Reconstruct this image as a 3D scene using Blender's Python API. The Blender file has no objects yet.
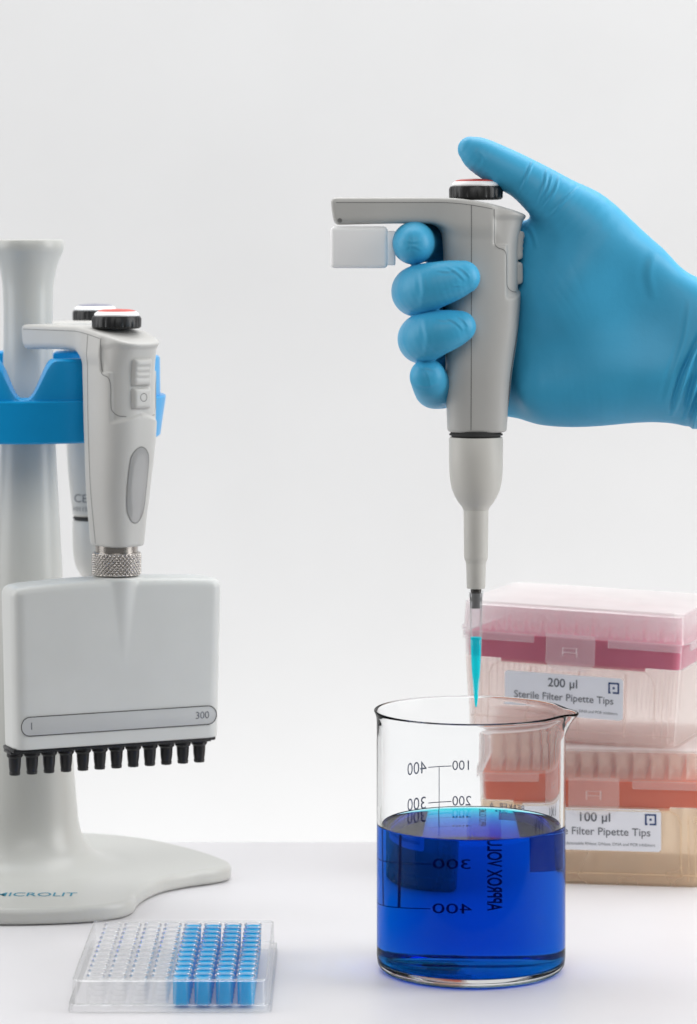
import bpy, bmesh, math
import numpy as np
from mathutils import Vector, Matrix
from mathutils.bvhtree import BVHTree

# ------------------------------------------------------------------ basics
S = 0.01                                   # the script thinks in centimetres
F, D0, CZ, CX, HY = 3180.0, 150.0, 34.4, 348.5, 240.0
R = math.radians
scene = bpy.context.scene
COL = scene.collection
rng = np.random.default_rng(7)


def P(px, py, y=0.0):
    s = (D0 + y) / F
    return np.array([(px - CX) * s, y, CZ - (py - HY) * s])


def link(o, parent=None):
    COL.objects.link(o)
    if parent is not None:
        o.parent = parent
    return o


def tag(o, label=None, cat=None, group=None, kind=None):
    if label: o['label'] = label
    if cat: o['category'] = cat
    if group: o['group'] = group
    if kind: o['kind'] = kind
    return o


def thing(name, label, cat, loc=(0, 0, 0), rz=0.0, group=None, rot=None):
    o = bpy.data.objects.new(name, None)
    o.empty_display_size = 0.02
    o.location = [c * S for c in loc]
    o.rotation_euler = rot if rot else (0, 0, rz)
    link(o)
    return tag(o, label, cat, group)


def make_mesh(name, V, Fs, mat, smooth=True, sharp=None):
    me = bpy.data.meshes.new(name)
    V = np.asarray(V, dtype=np.float64) * S
    me.from_pydata(V.tolist(), [], [list(map(int, f)) for f in Fs])
    me.update()
    if mat is not None:
        me.materials.append(mat)
    if smooth:
        me.polygons.foreach_set('use_smooth', [True] * len(me.polygons))
        if sharp:
            me.set_sharp_from_angle(angle=R(sharp))
    return me


def obj(name, VF, mat, parent=None, smooth=True, sharp=40, recalc=True):
    me = make_mesh(name, VF[0], VF[1], mat, smooth, None)
    if recalc:
        bm = bmesh.new(); bm.from_mesh(me)
        bmesh.ops.recalc_face_normals(bm, faces=bm.faces)
        bm.to_mesh(me); bm.free()
    if smooth and sharp:
        me.set_sharp_from_angle(angle=R(sharp))
    return link(bpy.data.objects.new(name, me), parent)


def join(*parts):
    V, Fs, n = [], [], 0
    for v, f in parts:
        v = np.asarray(v, float).reshape(-1, 3)
        V.append(v)
        Fs += [[i + n for i in q] for q in f]
        n += len(v)
    return np.vstack(V), Fs


def lathe(prof, n=64, cx=0, cy=0, closed=False, caps=True):
    V, Fs = [], []
    m = len(prof)
    for i in range(n):
        a = 2 * math.pi * i / n
        for r, z in prof:
            V.append((cx + r * math.cos(a), cy + r * math.sin(a), z))
    rngj = range(m if closed else m - 1)
    for i in range(n):
        j2 = (i + 1) % n
        for j in rngj:
            k = (j + 1) % m
            Fs.append((i * m + j, j2 * m + j, j2 * m + k, i * m + k))
    if caps and not closed:
        if prof[0][0] > 1e-6: Fs.append([i * m for i in range(n)][::-1])
        if prof[-1][0] > 1e-6: Fs.append([i * m + m - 1 for i in range(n)])
    V = np.array(V)
    return V, Fs


def weld(o, d=1e-4):
    bm = bmesh.new(); bm.from_mesh(o.data)
    bmesh.ops.remove_doubles(bm, verts=bm.verts, dist=d * S)
    bmesh.ops.recalc_face_normals(bm, faces=bm.faces)
    bm.to_mesh(o.data); bm.free()
    return o


def loft(secs, cap=True, ring=True):
    m = len(secs[0]); V = np.array(secs).reshape(-1, 3); Fs = []
    for i in range(len(secs) - 1):
        for j in range(m if ring else m - 1):
            k = (j + 1) % m
            Fs.append((i * m + j, i * m + k, (i + 1) * m + k, (i + 1) * m + j))
    if cap:
        Fs.append(list(range(m))[::-1])
        Fs.append([(len(secs) - 1) * m + j for j in range(m)])
    return V, Fs


def rrect(lx, ly, r, n=6):
    pts = []
    for cx, cy, a0 in ((lx/2-r, ly/2-r, 0), (-lx/2+r, ly/2-r, 90), (-lx/2+r, -ly/2+r, 180), (lx/2-r, -ly/2+r, 270)):
        for i in range(n + 1):
            a = R(a0 + 90 * i / n)
            pts.append((cx + r * math.cos(a), cy + r * math.sin(a)))
    return pts


def rbox(cx, cy, cz, lx, ly, lz, bev=0.1, seg=3):
    bm = bmesh.new()
    bmesh.ops.create_cube(bm, size=1)
    for v in bm.verts:
        v.co = Vector((v.co.x * lx, v.co.y * ly, v.co.z * lz))
    if bev:
        bmesh.ops.bevel(bm, geom=list(bm.edges), offset=bev, segments=seg, profile=0.5, affect='EDGES')
    bm.verts.index_update()
    V = [(v.co.x + cx, v.co.y + cy, v.co.z + cz) for v in bm.verts]
    Fs = [[v.index for v in f.verts] for f in bm.faces]
    bm.free()
    return np.array(V), Fs


def prism(poly, z0, z1, bev=0.0, seg=4, both=False):
    """polygon in xy pulled up from z0 to z1, its top edge rounded by stepping the outline in"""
    p = np.array(poly, float)
    nrm = np.roll(p, -1, 0) - np.roll(p, 1, 0)
    nrm = np.stack([nrm[:, 1], -nrm[:, 0]], 1)
    nrm /= np.linalg.norm(nrm, axis=1)[:, None]
    area = 0.5 * np.sum(p[:, 0] * np.roll(p[:, 1], -1) - np.roll(p[:, 0], -1) * p[:, 1])
    if area < 0: nrm = -nrm
    levels = []
    if both:
        for i in range(seg + 1):
            a = math.pi / 2 * (1 - i / seg)
            levels.append((bev * (1 - math.cos(a)), z0 + bev * (1 - math.sin(a))))
    else:
        levels.append((0, z0))
    if bev:
        for i in range(seg + 1):
            a = math.pi / 2 * i / seg
            levels.append((bev * (1 - math.cos(a)), z1 - bev * (1 - math.sin(a))))
    else:
        levels.append((0, z1))
    secs = []
    for off, z in levels:
        q = p - nrm * off
        secs.append(np.column_stack([q, np.full(len(q), z)]))
    return loft(secs)


def catmull(pts, n=8, closed=False):
    pts = [np.array(p, float) for p in pts]
    m = len(pts); out = []
    rngi = range(m) if closed else range(m - 1)
    for i in rngi:
        if closed:
            p0, p1, p2, p3 = (pts[(i + k) % m] for k in (-1, 0, 1, 2))
        else:
            p1, p2 = pts[i], pts[i + 1]
            p0 = pts[i - 1] if i > 0 else 2 * p1 - p2
            p3 = pts[i + 2] if i + 2 < m else 2 * p2 - p1
        for j in range(n):
            t = j / n
            out.append(0.5 * (2*p1 + (p2-p0)*t + (2*p0-5*p1+4*p2-p3)*t*t + (3*p1-p0-3*p2+p3)*t**3))
    if not closed: out.append(pts[-1])
    return np.array(out)


def tube(path, r, n=8, closed=False):
    path = np.array(path, float); m = len(path); secs = []
    for i in range(m):
        a = path[(i - 1) % m] if (closed or i > 0) else path[i]
        b = path[(i + 1) % m] if (closed or i < m - 1) else path[i]
        t = Vector(b - a).normalized()
        u = t.cross(Vector((0, 0, 1)))
        if u.length < 1e-3: u = t.cross(Vector((0, 1, 0)))
        u.normalize(); w = t.cross(u)
        secs.append([np.array(path[i]) + r * (math.cos(q) * np.array(u) + math.sin(q) * np.array(w))
                     for q in (2 * math.pi * k / n for k in range(n))])
    if closed: secs.append(secs[0])
    return loft(secs, cap=not closed)


# ------------------------------------------------------------------ implicit surfaces
def smin(a, b, k):
    h = np.maximum(k - np.abs(a - b), 0) / k
    return np.minimum(a, b) - h * h * k * 0.25


def smax(a, b, k):
    return -smin(-a, -b, k)


def surface_nets(Fd, org, h):
    neg = Fd < 0
    c = [(0,0,0),(1,0,0),(0,1,0),(1,1,0),(0,0,1),(1,0,1),(0,1,1),(1,1,1)]
    nx, ny, nz = Fd.shape
    sl = lambda A, o: A[o[0]:nx-1+o[0], o[1]:ny-1+o[1], o[2]:nz-1+o[2]]
    cnt = np.zeros((nx-1, ny-1, nz-1), np.int8)
    for o in c: cnt += sl(neg, o)
    mixed = (cnt > 0) & (cnt < 8)
    idx = np.argwhere(mixed)
    ids = np.full(mixed.shape, -1, np.int64)
    ids[mixed] = np.arange(len(idx))
    vals = np.stack([Fd[idx[:,0]+o[0], idx[:,1]+o[1], idx[:,2]+o[2]] for o in c], 1).astype(np.float64)
    acc = np.zeros((len(idx), 3)); num = np.zeros(len(idx))
    for a in range(8):
        for b in range(a + 1, 8):
            d = np.array(c[b]) - np.array(c[a])
            if np.abs(d).sum() != 1: continue
            va, vb = vals[:, a], vals[:, b]
            m = (va < 0) != (vb < 0)
            t = np.where(m, va / np.where(m, va - vb, 1), 0)
            acc += np.where(m[:, None], np.array(c[a]) + t[:, None] * d, 0)
            num += m
    V = (idx + acc / num[:, None]) * h + np.array(org)
    quads = []
    for ax in range(3):
        o = [0, 0, 0]; o[ax] = 1
        A = neg[:nx-o[0], :ny-o[1], :nz-o[2]]; B = neg[o[0]:, o[1]:, o[2]:]
        e = np.argwhere(A != B)
        u, w = (ax + 1) % 3, (ax + 2) % 3
        ok = (e[:, u] > 0) & (e[:, w] > 0) & (e[:, u] < Fd.shape[u]-1) & (e[:, w] < Fd.shape[w]-1)
        e = e[ok]
        def cell(du, dw):
            q = e.copy(); q[:, u] += du; q[:, w] += dw
            return ids[q[:, 0], q[:, 1], q[:, 2]]
        q = np.stack([cell(-1,-1), cell(0,-1), cell(0,0), cell(-1,0)], 1)
        flip = ~A[e[:, 0], e[:, 1], e[:, 2]]
        q[flip] = q[flip][:, ::-1]
        quads.append(q)
    Q = np.vstack(quads)
    Q = Q[(Q >= 0).all(1)]
    return V, Q


def relax(V, Q, it=2, lam=0.5, mu=-0.52):
    e = np.vstack([Q[:, [0, 1]], Q[:, [1, 2]], Q[:, [2, 3]], Q[:, [3, 0]]])
    deg = np.bincount(e.ravel(), minlength=len(V)).astype(float)
    for _ in range(it):
        for k in (lam, mu):
            s = np.zeros_like(V)
            for a in range(3):
                s[:, a] = (np.bincount(e[:, 0], V[e[:, 1], a], len(V)) + np.bincount(e[:, 1], V[e[:, 0], a], len(V)))
            V = V + k * (s / deg[:, None] - V)
    return V


def vnormals(V, Q):
    n = np.cross(V[Q[:, 2]] - V[Q[:, 0]], V[Q[:, 3]] - V[Q[:, 1]])
    N = np.zeros_like(V)
    for k in range(4):
        for a in range(3):
            N[:, a] += np.bincount(Q[:, k], n[:, a], len(V))
    return N / (np.linalg.norm(N, axis=1)[:, None] + 1e-12)


def quad_mesh(name, V, Q, mat):
    me = bpy.data.meshes.new(name)
    me.vertices.add(len(V)); me.loops.add(len(Q) * 4); me.polygons.add(len(Q))
    me.vertices.foreach_set('co', (V * S).astype(np.float32).ravel())
    me.loops.foreach_set('vertex_index', Q.astype(np.int32).ravel())
    me.polygons.foreach_set('loop_start', np.arange(len(Q), dtype=np.int32) * 4)
    me.polygons.foreach_set('use_smooth', np.ones(len(Q), dtype=bool))
    me.update(calc_edges=True); me.validate()
    me.materials.append(mat)
    return me


class Grid:
    def __init__(self, lo, hi, h):
        self.lo, self.h = np.array(lo, float), h
        n = np.ceil((np.array(hi) - self.lo) / h).astype(int) + 1
        ax = [np.float32(self.lo[i] + h * np.arange(n[i])) for i in range(3)]
        self.x = ax[0][:, None, None]; self.y = ax[1][None, :, None]; self.z = ax[2][None, None, :]
        self.ax = ax; self.shape = tuple(n)

    def chain(self, pts, big=9.0, sub=4):
        """round-ended limb through (x, y, z, r) points"""
        pts = catmull(pts, sub) if len(pts) > 2 else np.array(pts, float)
        out = np.full(self.shape, big, np.float32)
        m = pts[:, 3].max() + 1.1
        lo = [max(0, int((pts[:, a].min() - m - self.lo[a]) / self.h)) for a in range(3)]
        hi = [min(self.shape[a], int((pts[:, a].max() + m - self.lo[a]) / self.h) + 2) for a in range(3)]
        X = self.ax[0][lo[0]:hi[0]][:, None, None]; Y = self.ax[1][lo[1]:hi[1]][None, :, None]; Z = self.ax[2][lo[2]:hi[2]][None, None, :]
        best = np.full((hi[0]-lo[0], hi[1]-lo[1], hi[2]-lo[2]), big, np.float32)
        for a, b in zip(pts[:-1], pts[1:]):
            d = (b - a)[:3]; L2 = float(d @ d) + 1e-9
            t = np.clip(((X - a[0]) * d[0] + (Y - a[1]) * d[1] + (Z - a[2]) * d[2]) / L2, 0, 1)
            r = np.sqrt((X - a[0] - t * d[0])**2 + (Y - a[1] - t * d[1])**2 + (Z - a[2] - t * d[2])**2) - (a[3] + (b[3] - a[3]) * t)
            best = np.minimum(best, r.astype(np.float32))
        out[lo[0]:hi[0], lo[1]:hi[1], lo[2]:hi[2]] = np.minimum(best, big)
        return out

    def mesh(self, Fd, name, mat, it=2, post=None):
        V, Q = surface_nets(Fd, self.lo, self.h)
        V = relax(V, Q, it)
        if post: V = post(V, Q)
        return quad_mesh(name, V, Q, mat)


def radial(u, v, a, b, n):
    """distance-like field of a superellipse |u/a|^n + |v/b|^n = 1"""
    g = ((np.abs(u) / a) ** n + (np.abs(v) / b) ** n) ** (1.0 / n) + 1e-6
    r = np.sqrt(u * u + v * v)
    return r * (1 - 1 / g) - np.where(g < 0.05, np.minimum(a, b) * 0.9, 0)


def table(xs, rows):
    """smooth interpolation of rows of numbers"""
    xs = np.array(xs, float); rows = np.array(rows, float)
    d = catmull(np.column_stack([xs, rows]), 10)
    return lambda q: [np.interp(q, d[:, 0], d[:, i + 1]).astype(np.float32) for i in range(rows.shape[1])]


# ------------------------------------------------------------------ text
def text_mesh(body, size, sx=1.0, align='CENTER', bold=0.0):
    cu = bpy.data.curves.new('text', 'FONT')
    cu.body = body; cu.size = size; cu.align_x = align; cu.align_y = 'CENTER'
    cu.resolution_u = 4; cu.offset = bold
    o = bpy.data.objects.new('text', cu); COL.objects.link(o)
    dg = bpy.context.evaluated_depsgraph_get(); dg.update()
    me = bpy.data.meshes.new_from_object(o.evaluated_get(dg))
    V = np.array([v.co[:] for v in me.vertices]).reshape(-1, 3); V[:, 0] *= sx
    Fs = [list(p.vertices) for p in me.polygons]
    bpy.data.objects.remove(o); bpy.data.curves.remove(cu); bpy.data.meshes.remove(me)
    return V, Fs


def rect2(x0, y0, x1, y1, n=1):
    V, Fs = [], []
    for i in range(n + 1):
        x = x0 + (x1 - x0) * i / n
        V += [(x, y0, 0), (x, y1, 0)]
    for i in range(n):
        Fs.append((2*i, 2*i+2, 2*i+3, 2*i+1))
    return np.array(V), Fs


def move(VF, dx=0, dy=0, dz=0):
    return np.asarray(VF[0]) + np.array([dx, dy, dz]), VF[1]


def mapv(VF, fn):
    return np.array([fn(*v) for v in VF[0]]), VF[1]


# ------------------------------------------------------------------ materials
def new_mat(name):
    m = bpy.data.materials.new(name); m.use_nodes = True
    nt = m.node_tree; nt.nodes.clear()
    out = nt.nodes.new('ShaderNodeOutputMaterial')
    return m, nt, out


def N(nt, t, **kw):
    n = nt.nodes.new(t)
    for k, v in kw.items():
        if k in n.inputs: n.inputs[k].default_value = v
        else: setattr(n, k, v)
    return n


def plastic(name, col, rough=0.4, spec=0.5, var=0.04, scale=60, bump=0.02, bscale=900, rv=0.02, sss=0.0, coat=0.0, metal=0.0):
    m, nt, out = new_mat(name)
    p = N(nt, 'ShaderNodeBsdfPrincipled')
    tc = N(nt, 'ShaderNodeTexCoord')
    n1 = N(nt, 'ShaderNodeTexNoise'); n1.inputs['Scale'].default_value = scale; n1.inputs['Detail'].default_value = 4
    nt.links.new(tc.outputs['Object'], n1.inputs['Vector'])
    ramp = N(nt, 'ShaderNodeMapRange')
    ramp.inputs['From Min'].default_value = 0.3; ramp.inputs['From Max'].default_value = 0.7
    ramp.inputs['To Min'].default_value = 1 - var; ramp.inputs['To Max'].default_value = 1 + var
    nt.links.new(n1.outputs['Fac'], ramp.inputs['Value'])
    mul = N(nt, 'ShaderNodeVectorMath', operation='SCALE')
    mul.inputs[0].default_value = col[:3]
    nt.links.new(ramp.outputs['Result'], mul.inputs['Scale'])
    nt.links.new(mul.outputs['Vector'], p.inputs['Base Color'])
    rr = N(nt, 'ShaderNodeMapRange')
    rr.inputs['To Min'].default_value = max(0.02, rough - rv); rr.inputs['To Max'].default_value = rough + rv
    nt.links.new(n1.outputs['Fac'], rr.inputs['Value'])
    nt.links.new(rr.outputs['Result'], p.inputs['Roughness'])
    p.inputs['Specular IOR Level'].default_value = spec
    p.inputs['Metallic'].default_value = metal
    p.inputs['Coat Weight'].default_value = coat
    if sss:
        p.inputs['Subsurface Weight'].default_value = sss
        p.inputs['Subsurface Radius'].default_value = (0.004, 0.004, 0.004)
    if bump:
        n2 = N(nt, 'ShaderNodeTexNoise'); n2.inputs['Scale'].default_value = bscale; n2.inputs['Detail'].default_value = 2
        nt.links.new(tc.outputs['Object'], n2.inputs['Vector'])
        b = N(nt, 'ShaderNodeBump'); b.inputs['Strength'].default_value = bump; b.inputs['Distance'].default_value = 0.0004
        nt.links.new(n2.outputs['Fac'], b.inputs['Height'])
        nt.links.new(b.outputs['Normal'], p.inputs['Normal'])
    nt.links.new(p.outputs['BSDF'], out.inputs['Surface'])
    return m


def frosted(name, col, body, gloss=0.25, rough=0.2, tint=(1, 1, 1), var=0.15, scale=40):
    """thin moulded plastic: part of the light goes straight on, part is scattered"""
    m, nt, out = new_mat(name)
    tr = N(nt, 'ShaderNodeBsdfTransparent'); tr.inputs['Color'].default_value = (*tint, 1)
    df = N(nt, 'ShaderNodeBsdfDiffuse'); df.inputs['Color'].default_value = (*col, 1)
    tl = N(nt, 'ShaderNodeBsdfTranslucent'); tl.inputs['Color'].default_value = (*col, 1)
    m1 = N(nt, 'ShaderNodeMixShader'); m1.inputs[0].default_value = 0.4
    nt.links.new(df.outputs[0], m1.inputs[1]); nt.links.new(tl.outputs[0], m1.inputs[2])
    tc = N(nt, 'ShaderNodeTexCoord')
    nz = N(nt, 'ShaderNodeTexNoise'); nz.inputs['Scale'].default_value = scale
    nt.links.new(tc.outputs['Object'], nz.inputs['Vector'])
    mr = N(nt, 'ShaderNodeMapRange')
    mr.inputs['To Min'].default_value = body * (1 - var); mr.inputs['To Max'].default_value = min(1, body * (1 + var))
    nt.links.new(nz.outputs['Fac'], mr.inputs['Value'])
    m2 = N(nt, 'ShaderNodeMixShader')
    nt.links.new(mr.outputs['Result'], m2.inputs[0])
    nt.links.new(tr.outputs[0], m2.inputs[1]); nt.links.new(m1.outputs[0], m2.inputs[2])
    gl = N(nt, 'ShaderNodeBsdfGlossy'); gl.inputs['Roughness'].default_value = rough
    fr = N(nt, 'ShaderNodeFresnel'); fr.inputs['IOR'].default_value = 1.45
    fm = N(nt, 'ShaderNodeMath', operation='MULTIPLY'); fm.inputs[1].default_value = gloss
    nt.links.new(fr.outputs[0], fm.inputs[0])
    m3 = N(nt, 'ShaderNodeMixShader')
    nt.links.new(fm.outputs[0], m3.inputs[0])
    nt.links.new(m2.outputs[0], m3.inputs[1]); nt.links.new(gl.outputs[0], m3.inputs[2])
    nt.links.new(m3.outputs[0], out.inputs['Surface'])
    return m


def clear_glass(name, rough=0.0, ior=1.47, col=(1, 1, 1), sigma=None, soft=1.5):
    m, nt, out = new_mat(name)
    rf = N(nt, 'ShaderNodeBsdfRefraction'); rf.inputs['IOR'].default_value = ior
    rf.inputs['Roughness'].default_value = rough; rf.inputs['Color'].default_value = (*col, 1)
    gl = N(nt, 'ShaderNodeBsdfGlossy'); gl.inputs['Roughness'].default_value = rough
    fr = N(nt, 'ShaderNodeFresnel'); fr.inputs['IOR'].default_value = ior
    pw = N(nt, 'ShaderNodeMath', operation='POWER'); pw.inputs[1].default_value = soft
    nt.links.new(fr.outputs[0], pw.inputs[0])
    g = N(nt, 'ShaderNodeMixShader')
    nt.links.new(pw.outputs[0], g.inputs[0]); nt.links.new(rf.outputs[0], g.inputs[1]); nt.links.new(gl.outputs[0], g.inputs[2])
    nt.links.new(g.outputs[0], out.inputs['Surface'])
    if sigma:
        dens = max(sigma)
        va = N(nt, 'ShaderNodeVolumeAbsorption')
        va.inputs['Density'].default_value = dens
        va.inputs['Color'].default_value = (*[1 - s / dens for s in sigma], 1)
        nt.links.new(va.outputs[0], out.inputs['Volume'])
    return m


M = {}
M['table'] = plastic('white_table', (0.65, 0.64, 0.655), 0.4, 0.35, 0.015, 12, 0.03, 350)
M['backdrop'] = plastic('white_paper_backdrop', (0.555, 0.555, 0.555), 0.9, 0.1, 0.02, 6, 0.0)
M['grey'] = plastic('light_grey_plastic', (0.50, 0.495, 0.475), 0.42, 0.45, 0.02, 50, 0.05, 1600)
M['grey2'] = plastic('cool_grey_plastic', (0.58, 0.59, 0.575), 0.36, 0.45, 0.02, 40, 0.04, 1500)
M['cone'] = plastic('mid_grey_plastic', (0.60, 0.585, 0.545), 0.45, 0.4, 0.02, 50, 0.05, 1600)
M['seam'] = plastic('dark_gap', (0.05, 0.05, 0.05), 0.7, 0.2, 0.02, 50, 0.0)
M['soft_seam'] = plastic('grey_gap', (0.2, 0.2, 0.195), 0.6, 0.2, 0.02, 50, 0.0)
M['stand'] = plastic('off_white_plastic', (0.485, 0.488, 0.462), 0.3, 0.4, 0.004, 8, 0.0, rv=0.0)
M['blue'] = plastic('bright_blue_plastic', (0.0, 0.285, 0.62), 0.3, 0.3, 0.03, 40, 0.03, 1200)
M['black'] = plastic('black_plastic', (0.008, 0.008, 0.009), 0.38, 0.4, 0.1, 60, 0.0)
M['white'] = plastic('white_plastic', (0.97, 0.97, 0.97), 0.5, 0.4, 0.01, 40, 0.0)
M['red'] = plastic('red_plastic', (0.62, 0.06, 0.04), 0.35, 0.5, 0.03, 60, 0.02, 1200)
M['lilac'] = plastic('grey_lilac_plastic', (0.22, 0.22, 0.30), 0.35, 0.5, 0.03, 60, 0.02, 1200)
M['steel'] = plastic('knurled_steel', (0.46, 0.43, 0.40), 0.25, 0.5, 0.05, 90, 0.0, metal=1.0)
M['dark_steel'] = plastic('dark_steel', (0.10, 0.095, 0.09), 0.3, 0.5, 0.05, 90, 0.0, metal=0.8)
M['window'] = plastic('grey_window_plastic', (0.34, 0.34, 0.335), 0.12, 0.5, 0.02, 80, 0.0, coat=0.4)
M['plate_grey'] = plastic('label_plate_grey', (0.47, 0.48, 0.48), 0.4, 0.4, 0.02, 50, 0.0)
M['ink'] = plastic('dark_ink', (0.09, 0.095, 0.11), 0.6, 0.2, 0.03, 80, 0.0)
M['soft_ink'] = plastic('grey_ink', (0.16, 0.165, 0.18), 0.6, 0.2, 0.03, 80, 0.0)
M['pale_ink'] = plastic('pale_grey_ink', (0.30, 0.31, 0.34), 0.6, 0.2, 0.03, 80, 0.0)
M['glass_ink'] = plastic('grey_glass_print', (0.20, 0.215, 0.27), 0.6, 0.2, 0.03, 80, 0.0)
M['block_ink'] = frosted('liquid_tinted_print', (0.02, 0.03, 0.10), 0.6, 0.0, 0.5, (0.6, 0.6, 0.9))  # backlit darkness and the liquid's blue cast are put into this print's colour
M['navy_ink'] = plastic('navy_ink', (0.02, 0.05, 0.16), 0.6, 0.2, 0.03, 80, 0.0)
M['teal_ink'] = plastic('teal_ink', (0.01, 0.20, 0.30), 0.5, 0.3, 0.03, 80, 0.0)
M['paper'] = plastic('label_paper', (0.76, 0.76, 0.80), 0.55, 0.3, 0.02, 60, 0.0)
M['glove'] = plastic('blue_nitrile', (0.050, 0.39, 0.65), 0.46, 0.38, 0.05, 45, 0.14, 420)
M['glass'] = clear_glass('beaker_glass', 0.0, 1.40, (0.995, 0.998, 1.0), soft=1.7)
M['liquid'] = clear_glass('deep_blue_liquid', 0.0, 1.33, (1, 1, 1), (700.0, 37.0, 8.0), soft=1.3)
M['clear'] = frosted('clear_thin_plastic', (0.95, 0.96, 0.97), 0.02, 0.35, 0.06, (0.995, 0.997, 1.0))
M['plate_clear'] = frosted('clear_plate_plastic', (0.96, 0.97, 0.98), 0.03, 0.35, 0.05, (0.995, 0.998, 1.0))
M['well_wall'] = frosted('clear_well_wall', (0.95, 0.97, 0.98), 0.012, 0.22, 0.05, (1, 1, 1))
M['well_liquid'] = frosted('blue_well_liquid', (0.0, 0.60, 0.95), 0.9, 0.3, 0.05, (0.04, 0.70, 0.97))
M['tip_liquid'] = frosted('cyan_tip_liquid', (0.0, 0.88, 1.0), 0.34, 0.2, 0.08, (0.06, 0.97, 1.0))
M['tip_filter'] = plastic('grey_filter', (0.19, 0.19, 0.19), 0.6, 0.3, 0.05, 90, 0.0)
M['box_pink'] = frosted('pinkish_frosted_plastic', (1.0, 0.92, 0.87), 0.16, 0.3, 0.3, (1.0, 0.975, 0.965))
M['box_peach'] = frosted('peach_frosted_plastic', (1.0, 0.86, 0.69), 0.28, 0.3, 0.2, (1.0, 0.96, 0.90))
M['box_clear'] = frosted('clear_box_wall', (0.95, 0.90, 0.90), 0.05, 0.4, 0.2)
M['lid_pink'] = frosted('clear_frosted_lid', (1.0, 0.94, 0.95), 0.20, 0.35, 0.3)
M['lid_peach'] = frosted('peach_frosted_lid', (1.0, 0.94, 0.90), 0.15, 0.35, 0.3)
M['lid_top'] = frosted('hazy_lid_top', (0.97, 0.96, 0.95), 0.5, 0.4, 0.3)
M['rack_magenta'] = frosted('magenta_rack', (0.82, 0.24, 0.38), 0.9, 0.2, 0.4, (0.8, 0.3, 0.5))
M['rack_orange'] = frosted('orange_rack', (0.93, 0.26, 0.13), 0.9, 0.2, 0.4, (0.9, 0.45, 0.3))
M['tip_pink'] = frosted('pink_white_tip', (1.0, 0.93, 0.945), 0.12, 0.25, 0.25, (1.0, 0.985, 0.988))
M['tip_clear'] = frosted('clear_tip_shaft', (1.0, 0.93, 0.90), 0.03, 0.2, 0.25)
M['tip_peach'] = frosted('peach_white_tip', (1.0, 0.85, 0.75), 0.20, 0.25, 0.25, (1.0, 0.985, 0.97))

# ------------------------------------------------------------------ setting
def sheet(name, mat, x0, x1, prof, nx=2):
    secs = [[(x, y, z) for (y, z) in prof] for x in np.linspace(x0, x1, nx)]
    V = np.array(secs).reshape(-1, 3); m = len(prof); Fs = []
    for i in range(nx - 1):
        for j in range(m - 1):
            Fs.append((i*m+j, (i+1)*m+j, (i+1)*m+j+1, i*m+j+1))
    o = obj(name, (V, Fs), mat, sharp=None)
    return tag(o, kind='structure')


tb = rbox(0, 10.45, -1.0, 260, 43.7, 2.0, 0.6, 5)
t = obj('table_surface', tb, M['table']); tag(t, kind='structure')
prof = [(-40, -30)] + [(36 + 30 * math.sin(a), -2 + 0 + 28 * (1 - math.cos(a)) - 28) for a in np.linspace(0, math.pi/2, 14)]
prof += [(66, 20), (66, 60), (66, 110)]
sheet('backdrop', M['backdrop'], -160, 160, prof)

# ------------------------------------------------------------------ pipette handle (shared by all three pipettes)
NB = 2.7
hz = [0.0, 1.5, 3.0, 5.0, 6.6, 8.0, 9.0, 9.8, 10.3, 10.8, 11.3]
hrow = [(-1.35, 1.44, 1.14), (-1.40, 1.53, 1.33), (-1.43, 1.68, 1.50), (-1.46, 1.98, 1.62), (-1.50, 2.10, 1.68), (-1.53, 2.10, 1.70),
        (-1.58, 2.12, 1.70), (-1.64, 2.28, 1.66), (-1.70, 2.44, 1.60), (-1.70, 2.45, 1.52), (-1.70, 2.40, 1.45)]
htab = table(hz, hrow)


def handle_mesh():
    g = Grid((-7.2, -2.0, -0.2), (2.9, 2.0, 11.5), 0.05)
    x, y, z = g.x, g.y, g.z
    xf, xb, th = htab(z)
    a = (xb - xf) / 2; xc = (xb + xf) / 2
    body = radial(x - xc, y, a, th, NB)
    # recess for the ejector on the back
    edge = np.where(z > 8.85, 0.78, 1.38).astype(np.float32)
    sm = lambda v, w: np.clip(v / w + 0.5, 0, 1)
    zlim = np.minimum(sm(z - 6.75 + 0.25 * np.abs(y), 0.16), sm(10.15 - z, 0.25))
    body = body + 0.13 * sm(x - edge, 0.10) * zlim
    # flat where the window sits
    htab2 = table([-7.2, -6.6, -5, -3.5, -2, -0.8, 0.5, 3], [(9.82, 0.98), (9.82, 1.0), (9.86, 1.06), (9.88, 1.14), (9.86, 1.28), (9.8, 1.42), (9.8, 1.45), (9.8, 1.45)])
    zb, w = htab2(x)
    top = 11.1 - 0.043 * np.maximum(x + 2, 0) ** 2
    hook = smax(np.abs(y) - w, smax(zb - z, z - 11.6, 0.05), 0.35)
    hook = smax(hook, -(x + 6.84), 0.2)
    hook = smax(hook, -0.95 * (x + 6.84) - 0.31 * (z - 10.3), 0.25)
    hook = smax(hook, x - 0.5, 0.2)
    f = smin(body, hook, 0.75)
    f = smax(f, (z - top) * 0.97, 0.24)
    f = smax(f, 0.06 - z, 0.16)
    return g.mesh(np.broadcast_to(f, g.shape).astype(np.float32), 'handle', M['grey'], 2)


HANDLE = handle_mesh()
_co = np.zeros(len(HANDLE.vertices) * 3, np.float32); HANDLE.vertices.foreach_get('co', _co)
_q = np.zeros(len(HANDLE.loops), np.int32); HANDLE.loops.foreach_get('vertex_index', _q)
HB = BVHTree.FromPolygons((_co.reshape(-1, 3).astype(float) / S).tolist(), _q.reshape(-1, 4).tolist())


def on_handle(p, d):
    h = HB.ray_cast(Vector(p), Vector(d), 30)
    return np.array(h[0]) if h[0] is not None else None, h[1]


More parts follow.
